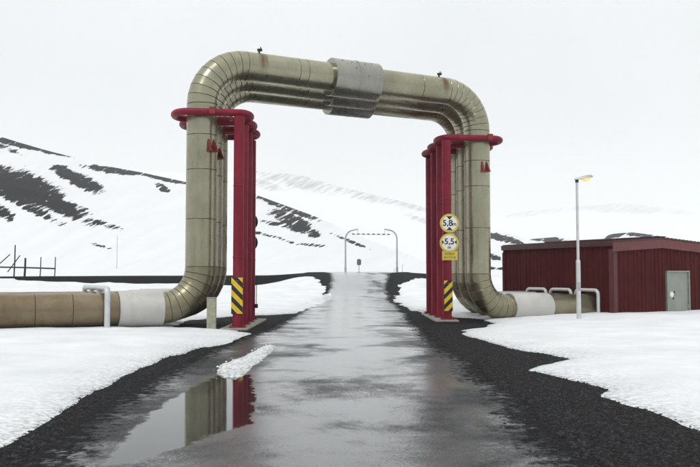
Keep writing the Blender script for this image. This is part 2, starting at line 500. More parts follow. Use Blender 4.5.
EXT = 3400
gx = graded(-EXT, EXT, (-9, 9), .35, 1.14, 160); gy = np.concatenate([graded(-400, 33, (2, 33), .35, 1.2, 60)[:-1] if False else graded(-400, 32.9, (2, 32.9), .35, 1.25, 60),
     np.arange(34, 66, .8), np.arange(66, 72.5, .25), graded(73, EXT, (73, 80), .6, 1.15, 160)])
gy = np.unique(np.round(gy, 3))
X, Y = np.meshgrid(gx, gy)
ground = grid_mesh('ground', X, Y, base_z(X, Y), GRAVEL)

sx = graded(-EXT, EXT, (-7.5, 8.5), .065, 1.1, 160)
sy = np.unique(np.round(np.concatenate([graded(-400, 14, (4.5, 14), .055, 1.25, 60), np.arange(14, 33, .1), np.arange(33, 66.5, .35),
     np.arange(66.5, 72.5, .12), graded(72.5, EXT, (72.5, 78), .4, 1.13, 160)]), 3))
X, Y = np.meshgrid(sx, sy)
sdist = polydist(BARE, X, Y)
ins = np.minimum(sdist, polydist(EMBANK, X, Y) * .6)
lump = -np.maximum(polydist(LUMP, X, Y), -9)
lump2 = -polydist(LUMP2, X, Y)
wob = .17 * fbm(X * 1.2, Y * 1.2, 3, 21) + .012 * fbm(X * 5, Y * 5, 2, 31)
wob = wob * np.clip(Y / 14, .5, 2.2)
flat68 = sstep(62, 67, Y) * (1 - sstep(71, 80, Y))
d = ins + wob * (np.abs(Y - 69) > 4) + .35 * fbm(X * .5, Y * .9, 3, 77) * (np.abs(Y - 69) < 4)
depth = .05 * (1 - np.exp(-np.clip(d, 0, 50) / .35)) + .15 * (1 - np.exp(-np.clip(d, 0, 50) / 3.0)) * (1 - .9 * flat68)
h = np.where(d > 0, depth, np.maximum(d * .3, -.12))
dl = lump + .05 * fbm(X * 6, Y * 6, 3, 41) + .10
h = np.where(dl > 0, np.maximum(h, .115 * (1 - np.exp(-dl / .11)) * (1 + .35 * fbm(X * 5, Y * 5, 2, 51))), np.maximum(h, np.clip(dl, -.3, 0) * .5))
dl2 = lump2 + .1 * fbm(X * 3, Y * 3, 3, 41)
h = np.where(dl2 > 0, np.maximum(h, .25 * (1 - np.exp(-dl2 / .3)) * (1 + .5 * fbm(X * 4, Y * 4, 3, 51))), h)
h = h + np.where(d > 0.1, .055 * fbm(X * .7, Y * .7, 4, 61) * np.clip(d, 0, 1), 0)
# drift heaped against the far end of the shed, hollow round the pipe elbows
h = h + np.where(d > 0, .55 * np.exp(-(((X - 5.5) / 1.7) ** 2 + ((Y - 33.2) / 1.6) ** 2)), 0)
near_edge = np.exp(-np.abs(np.where(dl > -.05, dl, d)) / .06) * (Y < 60)
grit = np.clip(near_edge * .8 + .55 * np.exp(-np.clip(d, 0, 9) / .6) * (Y < 60) * (np.abs(Y - 20) < 30), 0, 1)
SNOW_Z = (sx, sy, base_z(X, Y) + h)
snow = grid_mesh('snow_field', X, Y, base_z(X, Y) + h, SNOW, attrs={'grit': grit})

def snow_z(x, y):
    i = min(max(np.searchsorted(sx, x), 1), len(sx) - 1); j = min(max(np.searchsorted(sy, y), 1), len(sy) - 1)
    return float(SNOW_Z[2][j, i])

# road sheet, following the same profile
NT = 131
ry = np.concatenate([np.arange(-12, 3.5, .5), np.arange(3.5, 21, .05), np.arange(21, 104, .5)])
le = np.interp(ry, [-12, 22, 46, 58, 66, 70, 74, 104], [-2.25, -2.3, -1.75, -1.7, -2.0, -3.0, -4.2, -3.4])
re = np.interp(ry, [-12, 22, 46, 58, 66, 70, 74, 104], [2.1, 2.1, 2.45, 2.9, 3.7, 5.2, 5.6, 4.6])
le = np.where(ry < 21.5, np.interp(ry, [-12, 5, 7, 9.3, 12, 16, 19, 21.5], [-2.7, -2.66, -2.74, -2.9, -2.95, -2.8, -2.6, -2.3]), le)
T = np.linspace(0, 1, NT)
le2 = le + .12 * fbm(ry * 1.1, ry * 0 + 1, 5, 3); re2 = re + .22 * fbm(ry * .9, ry * 0 + 7, 5, 8)
X = le2[:, None] + (re2 - le2)[:, None] * T[None]; Y = np.repeat(ry[:, None], NT, 1)
crown = .018 * (1 - (2 * T - 1) ** 2)[None]
zr = np.maximum(road_z(Y), base_z(X, Y) + .015) + .006 + crown
zr = zr - .03 * (np.minimum(np.arange(NT), np.arange(NT)[::-1]) < 4)[None] - .03 * (np.minimum(np.arange(NT), np.arange(NT)[::-1]) < 1)[None]
edge = np.minimum(X - le2[:, None], re2[:, None] - X)
edge = np.clip(1 - edge / np.interp(Y, [0, 12, 40, 70], [1.1, 1.0, .6, 1.2]), 0, 1)
POOL = [gp(*p, z=.02) for p in [(96, 467), (112, 448), (135, 425), (160, 404), (186, 388), (214, 376), (236, 371), (254, 375), (260, 395), (258, 412), (253, 424), (235, 431), (214, 437), (192, 446), (170, 451), (140, 464)]]
pd = polydist(POOL, X, Y) + .07 * fbm(X * 4, Y * 4, 4, 17) + .05 * fbm(X * 18, Y * 18, 3, 19)
pool = (1 - sstep(-.16, .14, pd)) * 2.2 - .85
pool = np.clip(pool, -1, 1.6)
road = grid_mesh('road', X, Y, zr, ASPHALT, attrs={'edge': edge, 'pool': pool})
def road_h(x, y):
    j = int(np.searchsorted(ry, y)); i = int(np.argmin(np.abs(X[j] - x))); return float(zr[j, i])
# loose stones on the verges
def stones():
    mb = MB(); n = 0
    base = [(-1, -1, 0), (1, -.8, 0), (.9, 1, 0), (-.9, .9, 0), (-.5, -.5, .8), (.6, -.4, 1), (.4, .6, .7), (-.5, .4, .9)]
    fs = [(4, 5, 6), (4, 6, 7), (0, 1, 5), (0, 5, 4), (1, 2, 6), (1, 6, 5), (2, 3, 7), (2, 7, 6), (3, 0, 4), (3, 4, 7)]
    xs = rng.uniform(-5, 5.5, 150000); ys = 5 + 19 * rng.random(150000) ** 1.5
    dd = polydist(BARE, xs, ys)
    l = np.interp(ys, ry, le2); r = np.interp(ys, ry, re2); vv = l
    ok = (dd < .06) & ((xs > r - .8 * rng.random(150000) ** 3) | (xs < vv + .1))
    xs, ys = xs[ok][:32000], ys[ok][:32000]
    zs = base_z(xs, ys) + np.where(xs < np.interp(ys, ry, re2) - .05, .03, 0) * (xs > 0)
    for x, y, z in zip(xs, ys, zs):
        s = .004 + .018 * random.random() ** 4; a = random.random() * 6.28; ca, sa = math.cos(a) * s, math.sin(a) * s
        q = .6 + .6 * random.random()
        mb.add([(x + ca * u - sa * v * q, y + sa * u + ca * v * q, z + w * s * .8 - .003) for (u, v, w) in base], fs)
    o = mb.build('gravel', STONE, smooth=0); o['kind'] = 'stuff'
stones()

# small crumbs of slush round the snow lump and along the bank
def slush():
    mb = MB()
    base = [(-1, -1, 0), (1, -.8, 0), (.9, 1, 0), (-.9, .9, 0), (-.5, -.5, .8), (.6, -.4, 1), (.4, .6, .7), (-.5, .4, .9)]
    fs = [(4, 5, 6), (4, 6, 7), (0, 1, 5), (0, 5, 4), (1, 2, 6), (1, 6, 5), (2, 3, 7), (2, 7, 6), (3, 0, 4), (3, 4, 7)]
    for k in range(50):
        i = random.randrange(len(LUMP)); a = LUMP[i]; b = LUMP[(i + 1) % len(LUMP)]; t = random.random()
        x = a[0] + (b[0] - a[0]) * t + random.gauss(0, .10); y = a[1] + (b[1] - a[1]) * t + random.gauss(0, .22)
        s = .006 + .02 * random.random() ** 3; q = random.random() * 6.28
        z = max(float(base_z(x, y)), snow_z(x, y)) + .018
        mb.add([(x + (u * math.cos(q) - v * math.sin(q)) * s, y + (u * math.sin(q) + v * math.cos(q)) * s, z + w * s) for u, v, w in base], fs)
    o = mb.build('slush_crumbs', SNOW, smooth=50); o['kind'] = 'stuff'
slush()

# ------------------------------------------------------------------ hills: built where they stand, far to near
def hill(sky_line, D0, D1, z0, rocks, seed, nrow=90, rough=.02, step=4, curve=1.0):
    cols = np.arange(-800, 1500, step, dtype=float)
    kx = np.array([p[0] for p in sky_line]); ky = np.array([p[1] for p in sky_line], float)
    top = np.interp(cols, kx, ky)
    t = np.concatenate([np.linspace(0, 1, nrow), np.linspace(1.02, 1.25, 8)])
    TT, CC = np.meshgrid(t, cols, indexing='ij')
    TOP = np.repeat(top[None], len(t), 0)
    D = D0 + (D1 - D0) * TT
    zc = EYE + D1 * (275 - TOP) / F
    f = np.where(TT <= 1, TT ** curve, 1 - (TT - 1) ** 2 * 1.1)
    Z = z0 + (zc - z0) * f
    A = (CC - CX) / F
    XX, YY = D * A, D * np.ones_like(A)
    amp = rough * (zc - z0) * np.clip(TT * 3, 0, 1)
    Z = Z + amp * fbm(XX / (D1 * .12), YY / (D1 * .12), 5, seed)
    Z = np.maximum(Z, -3)
    PY = 275 - F * (Z - EYE) / D
    rock = np.full(Z.shape, -.6)
    for (cx, cy, rx, ry_, ang, st) in rocks:
        ca, sa = math.cos(math.radians(ang)), math.sin(math.radians(ang))
        u = ((CC - cx) * ca + (PY - cy) * sa) / rx; v = (-(CC - cx) * sa + (PY - cy) * ca) / ry_
        rr = np.sqrt(u * u + v * v)
        rock = np.maximum(rock, np.minimum(st * 1.5 * (1.5 - rr), st))
    # scattered rock bands outside the photograph so that the hills go on
    out = np.clip((np.abs(CC - 350) - 420) / 200, 0, 1)
    rock = np.maximum(rock, out * (1.2 * fbm(CC / 110, PY / 30 + CC / 260, 4, seed + 3) - .1) - (1 - out) * .6)
    uv = np.stack([CC / 40, -PY / 40, np.zeros_like(CC)], -1)
    return grid_mesh('hill', XX, YY, Z, HILL_FAR if D0 > 1000 else HILL, attrs={'rock': rock}, uv=uv)

hill([(-1500, 150), (-700, 110), (-200, 120), (100, 168), (180, 172), (255, 170), (300, 174), (340, 186), (390, 198), (430, 209), (500, 234), (560, 260), (600, 276), (2200, 280)],
     2200, 3900, 1.2, [(290, 178, 44, 6, 14, .62), (262, 184, 16, 4, 14, .55), (360, 193, 40, 4.5, 14, .55), (415, 206, 24, 3, 16, .55), (428, 222, 18, 2.2, 18, .65), (330, 240, 22, 1.6, 20, .6)], 11)
hill([(-1500, 60), (-600, 70), (-200, 105), (0, 137), (35, 147), (70, 156), (100, 164), (140, 171), (185, 181), (258, 195), (318, 217), (370, 240), (440, 267), (480, 276), (2200, 285)],
     85, 265, 1.2,
     [(25, 145, 46, 3.0, 12, 1.0), (2, 147, 14, 2.2, 20, .7), (62, 154, 10, 1.6, 8, .8),
      (22, 187, 38, 13, 20, 1.15), (45, 199, 40, 7, 26, 1.0), (20, 202, 36, 4, 28, .95), (2, 212, 10, 5, 30, 1.0), (66, 206, 22, 3, 20, .7), (48, 218, 14, 2, 18, .7),
      (62, 172, 12, 5, 22, 1.1), (82, 182, 20, 6, 24, 1.0), (112, 170, 24, 2.8, 8, .95), (150, 174, 40, 2.2, 8, .9), (172, 180, 20, 2, 10, .85),
      (104, 224, 14, 2.4, 18, .75), (162, 188, 8, 2.5, 30, .75), (80, 207, 10, 1.5, 20, .7),
      (284, 205, 32, 4.2, 22, .95), (290, 220, 20, 6, 24, .85), (304, 230, 16, 4, 18, .9), (276, 224, 14, 2, 12, .7), (258, 233, 14, 1.4, 14, .7), (312, 245, 12, 1.3, 6, .65), (285, 240, 10, 1.3, 20, .6), (352, 242, 16, 1.3, 22, .75),
      (104, 247, 12, 1.2, 14, .7)], 23, nrow=120)
hill([(-1500, 276), (350, 276), (430, 262), (484, 233), (505, 232), (525, 240), (560, 237), (585, 240), (610, 234), (632, 232), (656, 235), (700, 243), (800, 236), (1100, 215), (2200, 200)],
     130, 330, 1.2,
     [(497, 237, 14, 3, 14, 1.0), (515, 241, 12, 2.2, 22, .9), (545, 239, 18, 2.4, 4, .95), (617, 235, 10, 1.8, -14, 1.0), (640, 235, 18, 1.8, 6, 1.0),
      (494, 257, 7, 2.6, 18, 1.1), (500, 268.5, 40, 1.2, 0, 1.0), (530, 252, 18, 2, 14, .6), (640, 250, 20, 2, 4, .6)], 37, nrow=70, step=3)
hill([(-1500, 276), (300, 276), (440, 222), (520, 212), (580, 206), (620, 203), (660, 207), (700, 210), (900, 180), (1300, 140), (2200, 150)],
     4500, 7000, 1.2, [(620, 207, 42, 5, 2, .85), (545, 212, 40, 2.4, -6, .7), (685, 212, 24, 2, 2, .7)], 51, nrow=60, rough=.012)

# the air: thin white fog over the whole valley
hz = MB(); hz.box((0, 4100, 418), (24000, 11200, 846))
ho = hz.build('haze', SNOW, smooth=0); ho['kind'] = 'stuff'
hm = bpy.data.materials.new('fog_air'); hm.use_nodes = True
hn, hl = hm.node_tree.nodes, hm.node_tree.links
hn.clear()
pv = hn.new('ShaderNodeVolumePrincipled'); pv.inputs['Color'].default_value = (.985, .99, .99, 1)
pv.inputs['Density'].default_value = .0003; pv.inputs['Density Attribute'].default_value = ''
hout = hn.new('ShaderNodeOutputMaterial'); hl.new(pv.outputs[0], hout.inputs['Volume'])
try: hm.cycles.homogeneous_volume = True
except Exception: pass
ho.data.materials.clear(); ho.data.materials.append(hm)

# ------------------------------------------------------------------ the pipelines
TH = math.atan2(4.2, 8.35); L = 9.35; R1, R2 = 1.13, 1.25; ZL, ZLR, ZT = .55, .36, 7.45; RP = .425
P0 = Vector((-4.14, 22.2, 0)); ROW = Vector((-.07, 1.42, 0))

def ring_tube(mb, stations, n=56):
    """stations: (centre, tangent, radius); the path lies in the local x-z plane"""
    rings = []
    for p, t, r in stations:
        p = Vector(p); t = Vector(t).normalized(); e1 = Vector((0, 1, 0)); e2 = t.cross(e1)
        rings.append([p + (e1 * math.cos(2 * PI * k / n) + e2 * math.sin(2 * PI * k / n)) * r for k in range(n)])
    fs = []
    for i in range(len(rings) - 1):
        for k in range(n):
            k2 = (k + 1) % n
            fs.append((i * n + k, i * n + k2, (i + 1) * n + k2, (i + 1) * n + k))
    mb.add([v for q in rings for v in q], fs)

def jacket(p, tp, q, tq, r, gap=.0055):
    """one sheet of the jacket between two joints, edges rolled in"""
    p, q, tp, tq = Vector(p), Vector(q), Vector(tp).normalized(), Vector(tq).normalized()
    mb = MB()
    ring_tube(mb, [(p + tp * gap, tp, r - .022), (p + tp * gap, tp, r - .003), (p + tp * (gap + .006), tp, r + .002), (p + tp * (gap + .03), tp, r),
                   (q - tq * (gap + .03), tq, r), (q - tq * (gap + .006), tq, r + .002), (q - tq * gap, tq, r - .003), (q - tq * gap, tq, r - .022)])
    return mb

UEND = 14.45
def make_pipeline():
    root = thing('steam_pipeline', 'front olive steam pipe of the three arching over the road, nearest the viewer', 'pipeline', P0, TH, 'steam pipes arching over the road')
    core = []
    def straight(a, b, cuts, mat, name='cladding_sheet'):
        a, b = Vector(a), Vector(b); t = (b - a).normalized(); ln = (b - a).length
        c = [0] + list(cuts) + [ln]
        for s, e in zip(c[:-1], c[1:]):
            jacket(a + t * s, t, a + t * e, t, RP).build(name, mat, root, 40)
        core.append((a, t)); core.append((b, t))
    def elbow(c, R, a0, a1, n, mat, sgn):
        """gores of a mitred bend, centre c, angles in the x-z plane"""
        st = []
        for i in range(n + 1):
            a = a0 + (a1 - a0) * i / n
            p = Vector((c[0] + R * math.cos(a), 0, c[1] + R * math.sin(a)))
            t = Vector((-math.sin(a), 0, math.cos(a))) * sgn
            st.append((p, t)); core.append((p, t))
        for (p, tp), (q, tq) in zip(st[:-1], st[1:]):
            jacket(p, tp, q, tq, RP).build('elbow_gore', mat, root, 40)
    # ground run on the left
    straight((-16, 0, ZL), (-R1, 0, ZL), [3, 6, 9, 10.3, 11.7, 12.6, 13.35, 13.75], CLAD_RUN)
    elbow((-R1, ZL + R1), R1, -PI / 2, 0, 8, CLAD_LOW, 1)
    z1 = ZL + R1; z2 = ZT - R2
    straight((0, 0, z1), (0, 0, z2), [2.99 - z1, 4.36 - z1, 5.33 - z1], CLAD)
    elbow((R2, ZT - R2), R2, PI, PI / 2, 9, CLAD, -1)
    straight((R2, 0, ZT), (L - R2, 0, ZT), [2.83 - R2, 3.11 - R2, 4.7 - R2, 7.07 - R2], CLAD)
    elbow((L - R2, ZT - R2), R2, PI / 2, 0, 9, CLAD, -1)
    z1r = ZLR + R1
    straight((L, 0, z2), (L, 0, z1r), [z2 - 5.2, z2 - 4.36, z2 - 2.99], CLAD)
    elbow((L + R1, ZLR + R1), R1, PI, 1.5 * PI, 8, CLAD_LOW, 1)
    straight((L + R1, 0, ZLR), (UEND, 0, ZLR), [1.75, 2.9], CLAD_LOW)
    mb = MB(); ring_tube(mb, [(p, t, RP - .018) for p, t in core]); mb.build('insulation_core', SEAL, root, 40)
    # sleeves and the expansion collar
    def sleeve(name, a, b, z, r, mat, n=1, seam=None):
        mb = MB(); t = (1, 0, 0)
        ring_tube(mb, [((a, 0, z), t, RP - .03), ((a, 0, z), t, r - .012), ((a + .012, 0, z), t, r), ((b - .012, 0, z), t, r), ((b, 0, z), t, r - .012), ((b, 0, z), t, RP - .03)], 64)
        o = mb.build(name, mat, root, 30)
        for s in (seam or []):
            mb = MB(); ring_tube(mb, [((s - .02, 0, z), t, r - .002), ((s - .018, 0, z), t, r + .008), ((s + .018, 0, z), t, r + .008), ((s + .02, 0, z), t, r - .002)], 64)
            mb.build('seam_band', mat, o, 30)
    sleeve('ground_sleeve', -2.25, -1.08, ZL, .485, CLAD_NEW)
    sleeve('ground_sleeve', L + R1 + .12, 12.2, ZLR, .485, CLAD_NEW)
    sleeve('expansion_collar', 3.95, 5.53, ZT, .575, COLLAR, seam=[4.75])
    # a row of small studs and tabs on the collar
    for i, (u, a) in enumerate([(4.2, 50), (4.5, 46), (4.72, 54), (4.95, 46), (5.2, 52), (4.6, 24), (5.0, 2)]):
        a = math.radians(a); c = Vector((u, -.572 * math.cos(a), ZT + .572 * math.sin(a)))
        mb = MB(); mb.tube([c, c + Vector((0, -math.cos(a), math.sin(a))) * .018], .014, 8); mb.build('stud', BLACK, root)
    for u in (1.68, 7.88):
        mb = MB()
        mb.tube([(u, 0, ZT + RP - .02), (u, 0, ZT + RP + .10)], .028, 10)
        mb.tube([(u - .05, 0, ZT + RP + .10), (u + .08, 0, ZT + RP + .12)], .042, 10)
        mb.tube([(u + .02, 0, ZT + RP + .10), (u + .05, 0, ZT + RP + .20)], .016, 8)
        mb.build('vent_valve', BLACK, root)
    # paired red lugs welded to the uprights
    for u, zb, az0 in ((0, 4.87, 20), (L, 4.84, -2)):
        for k, az in enumerate((az0 - 11, az0 + 13)):
            a = math.radians(az)
            n = Vector((math.sin(a), -math.cos(a), 0)); tt = Vector((math.cos(a), math.sin(a), 0))
            c = Vector((u, 0, zb)) + n * (RP - .01)
            mb = MB()
            mb.poly([c - tt * .012, c + n * .16 - tt * .03, c + Vector((0, 0, .34)) - tt * .03], tt * .06)
            mb.build('lug', RED_DARK, root, 0)
        a = math.radians(az0 + 1); n = Vector((math.sin(a), -math.cos(a), 0)); tt = Vector((math.cos(a), math.sin(a), 0))
        mb = MB(); rot = Matrix((tt, n, Vector((0, 0, 1)))).transposed()
        mb.box(Vector((u, 0, zb - .012)) + n * (RP + .06), (.30, .18, .02), rot); mb.build('lug_shelf', RED_DARK, root, 0)
    return root
pipe1 = make_pipeline()
for i, lab in ((1, 'middle olive steam pipe of the three arching over the road'),
               (2, 'rearmost olive steam pipe of the three arching over the road')):
    c = copy_tree(pipe1, lab); c.location = P0 + ROW * i
    if i == 2:
        for ch in list(c.children):
            if ch.name.startswith('lug'): bpy.data.objects.remove(ch)

# ------------------------------------------------------------------ red support frames
ZB = 5.82
def support(side):
    pc = P0 if side < 0 else P0 + Vector((L * math.cos(TH), L * math.sin(TH), 0))
    lab = ('red steel support frame round the left pipe uprights, dark sign backs on it' if side < 0 else
           'red steel support frame round the right pipe uprights, carrying two round yellow-rimmed signs')
    root = thing('pipe_support_frame', lab, 'support frame', (pc.x, pc.y, 0), 0.0, 'red frames holding the arched pipes')
    inward = -side
    cx = inward * 1.10
    SK = math.radians(8)
    offs = [o_ + inward * .15 for o_ in (-.58, .72, 2.12, 3.42)]
    for i, oy in enumerate(offs):
        x = cx - .05 * i + (.10 if side < 0 else -.10) * 0
        zt = ZB - .02; z0 = -.25
        mb = MB(); mb.tube([(x, oy, z0), (x, oy, 1.9), (x, oy, 3.9), (x, oy, zt)], .142, 28)
        for zz in (1.93, 3.88):                                  # weld collars
            mb.tube([(x, oy, zz - .02), (x, oy, zz - .012), (x, oy, zz + .012), (x, oy, zz + .02)], [.143, .149, .149, .143], 28, cap=False)
        col = mb.build('column', RED, root, 40)
        mb = MB(); mb.box((x, oy, .05), (.44, .44, .03), bev=.004)
        for sx_ in (-1, 1):
            for sy_ in (-1, 1): mb.tube([(x + sx_ * .17, oy + sy_ * .17, .06), (x + sx_ * .17, oy + sy_ * .17, .11)], .018, 6)
        mb.build('base_plate', RED, col)
    # pad under the frame
    mb = MB(); mb.box((cx - .06, 1.42 + inward * .15, -.06), (.75, 4.9, .19), bev=.02); mb.build('footing', CONC, root)
    for i in range(3):
        oc = Vector((-.07 * i, 1.42 * i, 0)); r = .10; hw = .56
        x_out, x_in = side * .34, inward * 1.05                 # straight part between the two bends
        pts = []
        a, b = (x_out, x_in)
        for k in range(13):                                      # bend round the outer side of the pipe
            t = PI / 2 + PI * k / 12
            pts.append(Vector((a + side * hw * -math.cos(t) * .78 * 1.0 if False else a + side * hw * math.sin(PI * k / 12) * .75, -hw * math.cos(PI * k / 12), 0)))
        pts = pts[::-1] if False else pts
        for k in range(13):
            pts.append(Vector((b + inward * .30 * math.sin(PI * k / 12), hw * math.cos(PI * k / 12), 0)))
        rm = Matrix.Rotation(SK, 4, 'Z')
        pts = [rm @ p + oc + Vector((0, 0, ZB + .08)) for p in pts]
        mb = MB(); mb.tube(pts, r, 18, closed=True)
        ring = mb.build('ring_beam', RED, root, 50)
        mb = MB(); mb.box(oc + rm @ Vector((side * .26 if side > 0 else .30, -hw - r * .75, ZB + .11)), (.17, .10, .20), rm.to_3x3(), bev=.01)
        mb.build('clamp', RED_DARK, ring)
        # cross ties that hold the beam to the pipe
        for s in (-1, 1):
            mb = MB(); mb.box(oc + rm @ Vector((inward * .80, s * .30, ZB + .08)), (.10, .34, .12), rm.to_3x3(), bev=.005)
            mb.build('tie_plate', RED, ring)
    mb = MB(); x = cx - .15
    mb.tube([(x + .22 * inward * -side * 0 + .19, 3.50, .5), (x + .19, 3.50, 1.35)], .012, 8)
    mb.box((x + .19, 3.50, .46), (.10, .07, .13), bev=.008)
    mb.build('cable_box', BLACK, root)
    return root
sup_l = support(-1); sup_r = support(1)

def local(root, v): return Matrix.Translation(root.location) @ Matrix.Rotation(root.rotation_euler.z, 4, 'Z') @ Vector(v)

def hazard(root, x, z0, z1, w, sgn, label):
    p = local(root, (x, -.58 - .14 - .012 + .15 * (1 if x > 0 else -1), 0))
    t = thing('hazard_board', label, 'hazard board', (p.x, p.y, z0), root.rotation_euler.z, 'striped boards on the front columns')
    h = z1 - z0
    mb = MB(); mb.box((0, 0, h / 2), (w, .012, h), bev=.002); mb.build('board', INK, t, 0)
    # yellow stripes, cut to the board
    def clip(poly, axis, lim, keep_less):
        out = []
        for i in range(len(poly)):
            a, b = poly[i], poly[(i + 1) % len(poly)]
            ia = (a[axis] <= lim) == keep_less or a[axis] == lim; ib = (b[axis] <= lim) == keep_less or b[axis] == lim
            if ia: out.append(a)
            if ia != ib:
                q = (lim - a[axis]) / (b[axis] - a[axis]); out.append((a[0] + (b[0] - a[0]) * q, a[1] + (b[1] - a[1]) * q))
        return out
    pitch = h / 3.05; sl = 1.02 * w * -sgn
    for k in range(-2, 6):
        zc = k * pitch + .02
        poly = [(-w / 2, zc - sl / 2), (w / 2, zc + sl / 2), (w / 2, zc + sl / 2 + pitch * .52), (-w / 2, zc - sl / 2 + pitch * .52)]
        for ax, lim, less in ((1, h - .008, True), (1, .008, False)):
            poly = clip(poly, ax, lim, less) if poly else poly
        if len(poly) >= 3:
            mb = MB(); mb.poly([(a, -.0065, b) for a, b in poly], (0, -.0025, 0)); mb.build('stripe', YEL, t, 0)
    for z in (.1, h - .1):
        mb = MB(); mb.tube([(0, -.010, z), (0, -.014, z)], .011, 8); mb.build('bolt', GALV, t)
    return t
cxl, cxr = 1.10, -1.10
hazard(sup_l, cxl - .005, .40, 1.39, .31, 1, 'black and yellow striped board low on the left red column, stripes falling to the right')
hazard(sup_r, cxr + .02, .30, 1.28, .27, -1, 'black and yellow striped board low on the right red column, stripes rising to the right')

# ------------------------------------------------------------------ signs
def text_part(body, size, x, z, mat, parent, y=-.016, name='lettering', squash=1.0):
    cu = bpy.data.curves.new(name, 'FONT'); cu.body = body; cu.size = size; cu.align_x = 'CENTER'; cu.align_y = 'CENTER'
    cu.extrude = .0015; cu.offset = size * .018
    o = bpy.data.objects.new(name, cu); COL.objects.link(o)
    dg = bpy.context.evaluated_depsgraph_get()
    me = bpy.data.meshes.new_from_object(o.evaluated_get(dg))
    bpy.data.objects.remove(o); me.materials.clear(); me.materials.append(mat); me.name = name
    me.transform(Matrix.Translation((x, y, z)) @ Matrix.Rotation(PI / 2, 4, 'X') @ Matrix.Diagonal((squash, 1, 1, 1)))
    return link(name, me, parent)

def round_sign(root, x, z, r, name, label):
    p = local(root, (x, -.58 - .14 - .05 - .15, 0))
    t = thing(name, label, 'sign', (p.x, p.y, z), math.radians(4), 'signs on the right red column')
    mb = MB(); mb.disc((0, 0, 0), r, .02, (0, 1, 0), 48); mb.build('rim_disc', YEL_SIGN, t, 40)
    mb = MB(); mb.disc((0, -.0115, 0), r * .79, .003, (0, 1, 0), 48); mb.build('face', WHITE_SIGN, t, 40)
    for s in (-.12, .12):
        mb = MB(); mb.box((0, .022, s), (.30, .024, .04)); mb.build('bracket', GALV, t)
    return t
def tri(t, pts):
    mb = MB(); mb.poly([(a, -.0135, b) for a, b in pts], (0, -.002, 0)); mb.build('arrow_triangle', INK, t, 0)
rs = .305
t = round_sign(sup_r, cxr + .06, 3.10, rs, 'height_limit_sign', 'upper round sign with yellow rim reading 5,8 m between two black triangles')
text_part('5,8', .27, -.06, 0, INK, t); text_part('m', .17, .155, -.025, INK, t)
tri(t, [(-.10, .225), (.10, .225), (0, .115)]); tri(t, [(-.10, -.225), (.10, -.225), (0, -.115)])
t = round_sign(sup_r, cxr + .05, 2.475, rs, 'width_limit_sign', 'lower round sign with yellow rim reading 5,5 over a small m')
text_part('5,5', .27, 0, .035, INK, t); text_part('m', .15, .0, -.145, INK, t)
tri(t, [(-.235, .09), (-.235, -.05), (-.165, .02)]); tri(t, [(.235, .09), (.235, -.05), (.165, .02)])
p = local(sup_r, (cxr + .07, -.58 - .14 - .04 - .15, 0))
t = thing('notice_plate', 'small yellow rectangular plate with two lines of dark lettering under the round signs', 'sign', (p.x, p.y, 2.07), math.radians(4), 'signs on the right red column')
mb = MB(); mb.box((0, 0, 0), (.50, .016, .30), bev=.003); mb.build('plate', YEL_SIGN, t, 0)
DIM = m_plain('faded_lettering', (.20, .15, .02), .6, var=.3)
for row, widths in ((.05, (.05, .03, .06, .045, .05, .03)), (-.055, (.04, .055, .03, .05, .035, .055, .04))):
    x = -(sum(widths) + .012 * (len(widths) - 1)) / 2
    for w in widths:                                             # worn, unreadable letters
        mb = MB(); s = .016
        k = int(w * 1000) % 3
        mb.box((x + s / 2, -.0093, row), (s * .8, .002, .075))
        if k != 1: mb.box((x + w / 2, -.0093, row + .032), (w - s, .002, .014))
        if k != 2: mb.box((x + w / 2, -.0093, row - .0), (w - s, .002, .013))
        if w > .035: mb.box((x + w - s / 2, -.0093, row - .01), (s * .8, .002, .055))
        mb.build('letter', DIM, t, 0); x += w + .012

# backs of the signs for traffic from the other side
for z, lab in ((3.18, 'upper dark round sign seen from behind on the rear of the left red frame'), (2.5, 'lower dark round sign seen from behind on the rear of the left red frame')):
    p = local(sup_l, (1.10 - .15 - .09, 3.42 + .20 + .15, 0))
    t = thing('round_sign', lab, 'sign', (p.x, p.y, z), math.radians(4), 'sign backs on the left frame')
    mb = MB(); mb.disc((0, 0, 0), .285, .02, (0, 1, 0), 40); mb.build('disc', BLACK, t, 40)
    mb = MB(); mb.disc((0, .012, 0), .22, .003, (0, 1, 0), 40); mb.build('face', WHITE_SIGN, t, 40)
    mb = MB(); mb.box((-.1, -.02, 0), (.3, .02, .04)); mb.build('bracket', GALV, t)

# short post before the left elbow
p = gp(211.5, 326, .08)
t = thing('bollard_post', 'short weathered square post in front of the left pipe elbow', 'post', (p[0], p[1], 0), math.radians(6))
mb = MB(); mb.box((0, 0, .33), (.245, .24, 1.0), bev=.012); mb.build('shaft', POSTM, t, 30)
mb = MB(); mb.box((0, 0, .84), (.262, .257, .018), bev=.004); mb.build('cap', GALV, t, 30)

